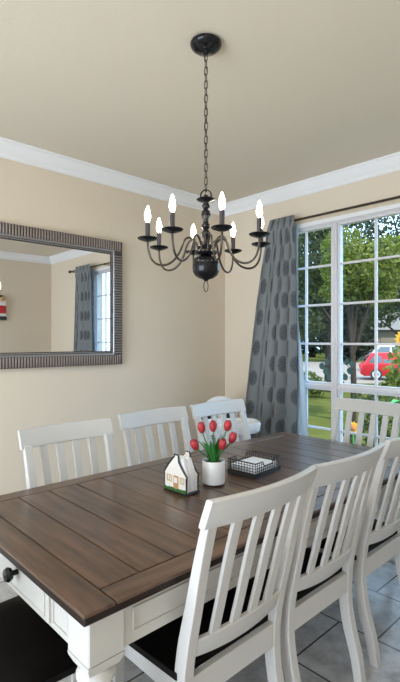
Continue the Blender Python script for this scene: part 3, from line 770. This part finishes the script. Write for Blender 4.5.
# ornament on the right wall, met in the mirror
orn = thing('wall_ornament', 'small red, white and black cloth ornament showing at the mirror glass edge', 'ornament', (XR, 2.515, 1.87))
for name, mat, a, b in (('body', 'red', (-.05, -.075, -.06), (-.004, .075, .07)), ('pale_top', 'skin', (-.06, -.085, .06), (-.004, .075, .14)), ('band', 'skin', (-.055, -.08, -.10), (-.004, .08, -.055)), ('foot', 'black', (-.07, -.085, -.155), (-.004, -.008, -.10)), ('foot', 'black', (-.07, .008, -.155), (-.004, .085, -.10))):
    MB().box(a, b, .02, 3).build(name, mat, orn)
MB().lathe([(0, .12), (.035, .125), (.05, .16), (.045, .19), (.02, .215), (0, .22)], 16, Matrix.Translation((-.052, 0, 0))).build('head', 'tan', orn, smooth=60)

# ------------------------------------------------------------------ outside
GZ = -.8
struct(MB().box((-60, YF + .16, GZ - .3), (60, 70, GZ)).build('lawn', 'lawn', smooth=0))
dv = MB().box((-60, 23.6, 0), (60, 47, .02)).build('driveway', 'drive', smooth=0); struct(dv)
dv.location = (0, 0, GZ); dv.rotation_euler = (0, 0, R(YAW))
def leaves(n, blobs, size, aspect=.55, flat=0.0):
    """n leaf blades scattered through the shells of blobs [(x,y,z,rx,ry,rz)]"""
    wts = np.array([b[3] * b[4] * b[5] for b in blobs]) ** .8; wts /= wts.sum()
    idx = rng.choice(len(blobs), n, p=wts); B = np.array(blobs)[idx]
    d = rng.normal(size=(n, 3)); d /= np.linalg.norm(d, axis=1)[:, None]
    rad = (.45 + .55 * rng.random(n) ** .5)[:, None]
    c = B[:, :3] + d * rad * B[:, 3:6]
    a = rng.normal(size=(n, 3)); a /= np.linalg.norm(a, axis=1)[:, None]
    b = np.cross(a, rng.normal(size=(n, 3))); b /= np.linalg.norm(b, axis=1)[:, None]
    nrm = np.cross(a, b)
    s = (size * (.6 + .8 * rng.random(n)))[:, None]
    v = np.stack([c - a * s * .5, c + b * s * aspect * .5 - a * s * .05 + nrm * s * .06, c + a * s * .5, c - b * s * aspect * .5 - a * s * .05 + nrm * s * .06], 1).reshape(-1, 3)
    return v, n
def leaf_obj(name, v, n, mat, parent):
    me = bpy.data.meshes.new(name)
    me.vertices.add(4 * n); me.vertices.foreach_set('co', v.ravel().astype(np.float32))
    me.loops.add(4 * n); me.loops.foreach_set('vertex_index', np.arange(4 * n, dtype=np.int32))
    me.polygons.add(n); me.polygons.foreach_set('loop_start', np.arange(0, 4 * n, 4, dtype=np.int32)); me.polygons.foreach_set('loop_total', np.full(n, 4, dtype=np.int32))
    me.materials.append(M[mat]); me.update(calc_edges=True); me.validate()
    o = bpy.data.objects.new(name, me); COL.objects.link(o); o.parent = parent; return o
def tree(name, label, cat, r, d, blobs, n, size, mat, trunk=.15, hgt=None, group=None):
    """blobs relative: (dr, dd, z above ground, radius r/d, radius z)"""
    X, Y = rd(r, d)
    t = thing(name, label, cat, (X, Y, GZ), 0, group)
    bl = []
    for dr, dd_, z, rr, rz in blobs:
        x, y = rd(dr, dd_); bl.append((x, y, z, rr, rr, rz))
    v, n = leaves(n, bl, size); leaf_obj('foliage', v, n, mat, t)
    if trunk:
        h = hgt or max(b[2] for b in bl)
        m = MB().tube([(0, 0, -.05), (.03, .02, h * .3), (-.02, .03, h * .65), (0, 0, h)], [trunk, trunk * .85, trunk * .6, trunk * .25], 10)
        for b in bl[:6]: m.tube([(0, 0, h * .45), (b[0] * .5, b[1] * .5, (h * .5 + b[2]) / 2), (b[0], b[1], b[2])], [trunk * .45, trunk * .3, trunk * .12], 7)
        m.build('trunk', 'bark', t, smooth=60)
    return t
def at(px, d): return (px - 200) / 464 * d
def zpx(y, d): return 1.42 - (y - 340) / 464 * d - GZ
# bright tree in the middle of the view
D = 9.5
tree('tree', 'bright yellow-green sunlit tree behind the middle of the window', 'tree', at(352, D), D,
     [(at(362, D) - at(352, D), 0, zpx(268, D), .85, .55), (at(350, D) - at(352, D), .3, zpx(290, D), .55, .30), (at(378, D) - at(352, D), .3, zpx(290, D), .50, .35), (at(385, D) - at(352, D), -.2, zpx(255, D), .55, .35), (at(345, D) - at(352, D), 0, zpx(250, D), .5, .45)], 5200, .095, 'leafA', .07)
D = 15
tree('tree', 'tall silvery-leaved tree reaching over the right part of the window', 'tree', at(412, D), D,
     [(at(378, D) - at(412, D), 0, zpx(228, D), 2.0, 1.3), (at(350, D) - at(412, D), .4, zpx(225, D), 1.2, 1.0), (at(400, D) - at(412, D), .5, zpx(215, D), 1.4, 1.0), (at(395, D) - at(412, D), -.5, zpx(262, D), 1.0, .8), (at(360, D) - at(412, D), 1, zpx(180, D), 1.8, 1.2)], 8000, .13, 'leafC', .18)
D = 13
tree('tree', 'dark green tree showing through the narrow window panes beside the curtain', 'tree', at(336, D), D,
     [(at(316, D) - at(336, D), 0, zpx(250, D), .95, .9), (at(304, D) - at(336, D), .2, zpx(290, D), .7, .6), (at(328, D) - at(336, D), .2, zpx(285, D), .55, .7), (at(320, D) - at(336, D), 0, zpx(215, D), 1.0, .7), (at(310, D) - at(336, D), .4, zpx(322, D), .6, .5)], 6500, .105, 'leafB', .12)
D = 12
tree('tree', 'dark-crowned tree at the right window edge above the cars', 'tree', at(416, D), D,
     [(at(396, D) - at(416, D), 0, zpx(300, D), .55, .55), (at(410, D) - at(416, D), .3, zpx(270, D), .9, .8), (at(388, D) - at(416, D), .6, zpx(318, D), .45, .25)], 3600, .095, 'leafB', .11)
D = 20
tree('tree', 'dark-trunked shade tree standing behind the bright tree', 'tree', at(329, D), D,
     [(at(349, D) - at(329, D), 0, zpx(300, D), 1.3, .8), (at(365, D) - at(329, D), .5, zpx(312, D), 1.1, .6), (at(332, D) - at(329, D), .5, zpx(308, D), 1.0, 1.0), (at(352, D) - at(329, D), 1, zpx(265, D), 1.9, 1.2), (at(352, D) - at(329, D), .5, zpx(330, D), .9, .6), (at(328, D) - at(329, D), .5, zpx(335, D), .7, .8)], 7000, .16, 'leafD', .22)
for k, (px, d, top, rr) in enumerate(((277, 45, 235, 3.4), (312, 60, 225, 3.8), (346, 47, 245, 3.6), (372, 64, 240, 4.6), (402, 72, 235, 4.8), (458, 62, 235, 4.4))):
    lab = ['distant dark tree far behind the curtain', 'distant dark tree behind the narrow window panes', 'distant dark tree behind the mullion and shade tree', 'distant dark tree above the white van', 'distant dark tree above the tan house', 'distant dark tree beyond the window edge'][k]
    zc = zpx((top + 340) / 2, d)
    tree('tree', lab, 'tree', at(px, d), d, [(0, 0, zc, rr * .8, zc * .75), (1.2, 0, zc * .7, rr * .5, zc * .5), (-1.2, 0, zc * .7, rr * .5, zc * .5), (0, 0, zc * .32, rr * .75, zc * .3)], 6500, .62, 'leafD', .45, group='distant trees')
# shrubs
D = 18
tree('shrub', 'light green shrub at the edge of the lawn beside the curtain', 'shrub', at(306, D), D, [(0, 0, .55, .55, .5), (.5, .2, .4, .4, .4), (-.6, .1, .5, .5, .45)], 1300, .13, 'leafA', .03, .5)
D = 5.2
tree('shrub', 'leafy green bush outside in front of the red car', 'shrub', at(405, D), D, [(0, 0, zpx(372, D), .22, .22), (at(394, D) - at(398, D), .1, zpx(383, D), .16, .14), (at(410, D) - at(398, D), .1, zpx(355, D), .25, .3), (at(400, D) - at(398, D), .1, zpx(400, D), .3, .35)], 600, .085, 'leafA', .02, 1.2)
D = 7.2
tree('shrub', 'low foliage under the window rail behind the end chair', 'shrub', at(372, D), D, [(0, 0, zpx(398, D), .34, .10), (at(355, D) - at(372, D), 0, zpx(404, D), .25, .12), (at(392, D) - at(372, D), .1, zpx(410, D), .4, .3), (0, .1, zpx(440, D), .45, .3)], 950, .09, 'leafB', .02, .8)
# sunflower and yellow blossoms
def flower(name, label, px, py_, d, rad, cnt=14):
    X, Y = rd(at(px, d), d); z = zpx(py_, d)
    t = thing(name, label, 'flower', (X, Y, GZ))
    MB().tube([(0, 0, -.03), (.02, .01, z * .5), (0, 0, z)], [.012, .010, .007], 8).build('stem', 'tleaf', t, smooth=60)
    q = Vector((-X, -Y, .3)).normalized().to_track_quat('Z', 'Y').to_matrix().to_4x4()
    mt = Matrix.Translation((0, 0, z)) @ q
    MB().lathe([(0, -.012), (rad * .40, -.010), (rad * .45, .004), (rad * .3, .014), (0, .018)], 20, mt).build('flower_centre', 'fcentre', t, smooth=60)
    for k in range(cnt):
        a = 2 * math.pi * k / cnt
        v = [(rad * .36, -.03 * rad, 0), (rad * .7, -.17 * rad, .006), (rad, 0, -.004), (rad * .7, .17 * rad, .006), (rad * .36, .03 * rad, 0)]
        v2 = [(x, y, zz - .003) for x, y, zz in v]
        MB().add(v + v2, [(0, 1, 2, 3, 4), (9, 8, 7, 6, 5)] + [(i, i + 5, (i + 1) % 5 + 5, (i + 1) % 5) for i in range(5)], mt @ Matrix.Rotation(a, 4, 'Z')).build('petal', 'yellow', t, smooth=60)
    for k in range(3):
        zz = z * (.35 + .18 * k); a = 2.1 * k
        p = [(0, 0, zz), (.09 * math.cos(a) - .05 * math.sin(a), .09 * math.sin(a) + .05 * math.cos(a), zz + .03), (.20 * math.cos(a), .20 * math.sin(a), zz - .02), (.09 * math.cos(a) + .05 * math.sin(a), .09 * math.sin(a) - .05 * math.cos(a), zz + .03)]
        MB().add(p + [(x, y, q_ - .003) for x, y, q_ in p], [(0, 1, 2, 3), (7, 6, 5, 4)] + [(i, i + 4, (i + 1) % 4 + 4, (i + 1) % 4) for i in range(4)]).build('leaf', 'tleaf', t, smooth=0)
flower('sunflower', 'tall yellow sunflower outside at the window edge beside the red car', 404.5, 339, 4.75, .10)
flower('sunflower', 'low yellow flower outside seen between the slats of the end chair', 353, 428, 5.0, .075)
flower('sunflower', 'smaller yellow flower just below the one between the end chair slats', 345, 441, 5.6, .06)
# drooping sprig with round dark leaves close to the window
def sprig():
    d = 6.2; X, Y = rd(at(337, d), d)
    t = thing('dark_leaf_sapling', 'slim dark sapling with drooping round leaves outside behind the window mullion', 'sapling', (X, Y, GZ))
    z = lambda y: zpx(y, d)
    q = lambda px: rd(at(px, d) - at(337, d), 0)
    MB().tube([(0, 0, -.03), (*q(337), z(420)), (*q(336.5), z(370)), (*q(336.5), z(330)), (*q(336), z(296))], [.024, .022, .020, .016, .01], 8).build('trunk', 'bark', t, smooth=60)
    for px, yy, s_ in ((326, 371, .034), (329, 377, .034), (322, 366, .03), (327, 362, .03), (345, 377, .032), (350, 371, .032), (352, 364, .032), (347, 362, .028), (343, 384, .026)):
        x, y = q(px); zz = z(yy)
        m = Matrix.Translation((x, y, zz)) @ Matrix.Rotation(R(YAW + random.uniform(-30, 30)), 4, 'Z') @ Matrix.Rotation(R(random.uniform(-25, 25)), 4, 'Y')
        v = [(s_ * 1.25 * math.sin(a) * (1 if i != 0 else 1), -.004 * math.cos(2 * a), s_ * 1.5 * math.cos(a)) for i, a in enumerate(np.linspace(0, 2 * math.pi, 12, endpoint=False))]
        mb = MB().add(v + [(a_, b_ + .003, c__) for a_, b_, c__ in v], [tuple(range(12)), tuple(range(23, 11, -1))] + [(i, i + 12, (i + 1) % 12 + 12, (i + 1) % 12) for i in range(12)], m)
        mb.tube([(x, y, zz + s_ * 1.4), (*q(333 if px < 337 else 336), min(zz + .18, z(300)))], .004, 5)
        mb.build('leaf', 'leafE', t, smooth=40)
sprig()
# house across the street
D = 51
hs = thing('house', 'tan house with a dark roof across the driveway beyond the cars', 'house', (*rd(at(404, D), D), GZ), R(YAW))
MB().box((-4.2, 0, 0), (9, 5, zpx(329, D))).build('wall', 'siding', hs, smooth=0)
hz_ = zpx(329, D)
MB().prism([(-.7, hz_ - .1), (2.5, hz_ + 2.0), (5.7, hz_ - .1)], 'x', -4.8, 9.6).build('roof', 'roofs', hs, smooth=0)
gd = MB()
gd.box((-2.6, -.05, 0), (2.6, .02, 2.5))
for k in range(1, 5): gd.box((-2.6, -.08, .5 * k - .02), (2.6, -.04, .5 * k + .02))
gd.build('garage_door', 'siding', hs, smooth=0)

def car(label, name, cat, r, d, yaw, paint, LEN, HGT, belt, prof_low, prof_cab, wheels, wr, scale=1.0):
    t = thing(name, label, cat, (*rd(r, d), GZ + .02), yaw)
    W = .86
    def body(poly, half0, half1, z0, z1):
        secs = []
        for f_, sh in ((-1, .93), (-.94, 1.0), (.94, 1.0), (1, .93)):
            ring = []
            for x, z in poly:
                k = (z - z0) / (z1 - z0); hw2 = half0 + (half1 - half0) * max(0, min(1, k))
                cx_ = (max(p[0] for p in poly) + min(p[0] for p in poly)) / 2
                ring.append((cx_ + (x - cx_) * (sh if sh < 1 else 1) , f_ * hw2, z0 + (z - z0) * (1 if sh == 1 else .985) + (0 if sh == 1 else .01)))
            secs.append(ring)
        return MB().sections(secs)
    body(prof_low, W, W, .2, belt).build('body', paint, t, smooth=30, bevel=.03)
    cab = body(prof_cab, W - .03, W - .20, belt, HGT).build('cabin', paint, t, smooth=30, bevel=.03)
    # side windows
    x0 = min(p[0] for p in prof_cab); x1 = max(p[0] for p in prof_cab)
    tops = [p for p in prof_cab if p[1] > HGT - .12]; t0 = min(p[0] for p in tops); t1 = max(p[0] for p in tops)
    zb, zt_ = belt + .06, HGT - .13
    npan = 3
    for sd in (-1, 1):
        for k in range(npan):
            a0, a1 = k / npan + .02, (k + 1) / npan - .02
            lo = lambda a: (x0 + .22) + (x1 - x0 - .44) * a
            hi = lambda a: (t0 + .12) + (t1 - t0 - .24) * a
            yb, yt = sd * (W - .03 - .17 * (zb - belt) / (HGT - belt) + .004), sd * (W - .03 - .17 * (zt_ - belt) / (HGT - belt) + .004)
            v = [(lo(a0), yb, zb), (lo(a1), yb, zb), (hi(a1), yt, zt_), (hi(a0), yt, zt_)]
            MB().add(v + [(x, y - sd * .03, z) for x, y, z in v], [(0, 1, 2, 3), (7, 6, 5, 4)] + [(i, i + 4, (i + 1) % 4 + 4, (i + 1) % 4) for i in range(4)]).build('window', 'carglass', t, smooth=0)
    # tailgate window lying on the sloping rear of the cabin
    (xa, za), (xb, zb2) = prof_cab[0], prof_cab[1]
    f0, f1 = .28, .88
    q0 = (xa + (xb - xa) * f0, za + (zb2 - za) * f0); q1 = (xa + (xb - xa) * f1, za + (zb2 - za) * f1)
    v = [(q0[0] - .012, -.60, q0[1]), (q0[0] - .012, .60, q0[1]), (q1[0] - .012, .52, q1[1]), (q1[0] - .012, -.52, q1[1])]
    MB().add(v + [(x + .03, y, z) for x, y, z in v], [(0, 1, 2, 3), (7, 6, 5, 4)] + [(i, i + 4, (i + 1) % 4 + 4, (i + 1) % 4) for i in range(4)]).build('rear_window', 'carglass', t, smooth=0)
    for wx in wheels:
        for sd in (-1, 1):
            mm = Matrix.Translation((wx, sd * (W - .10), wr)) @ Matrix.Rotation(R(90), 4, 'X')
            w_o = MB().lathe([(wr * .62, -.11), (wr * .95, -.11), (wr, -.08), (wr, .08), (wr * .95, .11), (wr * .62, .11)], 24, mm).build('wheel', 'tyre', t, smooth=40)
            MB().lathe([(0, -.10), (wr * .2, -.10), (wr * .5, -.115), (wr * .64, -.112), (wr * .64, .112), (wr * .5, .115), (wr * .2, .10), (0, .10)], 20, mm).build('rim', 'rim', w_o, smooth=40)
    for sd in (-1, 1):
        MB().box((min(p[0] for p in prof_low) - .01, sd * .72 - .1, belt - .28), (min(p[0] for p in prof_low) + .10, sd * .72 + .1, belt - .05), .02).build('tail_light', 'red', t)
    return t
D = 26.3
car('red hatchback parked on the driveway behind the bush', 'car', 'car', at(360, D) + 1.93, D - .5, R(YAW - 17), 'carred', 4.0, 1.46, .88,
    [(-2.0, .35), (-1.98, .62), (-1.92, .86), (-1.80, .90), (.9, .90), (1.8, .78), (2.0, .6), (2.0, .3), (1.7, .22), (-1.8, .22)],
    [(-1.86, .86), (-1.45, 1.42), (-1.25, 1.48), (.1, 1.50), (.95, .88)], (-1.18, 1.32), .32)
D = 33
car('white van parked behind the red hatchback', 'van', 'van', at(370, D) + 2.3, D, R(YAW - 14), 'carwhite', 4.7, 1.86, 1.12,
    [(-2.35, .4), (-2.33, .9), (-2.25, 1.14), (1.4, 1.14), (2.3, .95), (2.35, .4), (2.1, .25), (-2.2, .25)],
    [(-2.27, 1.10), (-1.75, 1.78), (-1.45, 1.86), (.8, 1.86), (1.6, 1.12)], (-1.45, 1.45), .36)
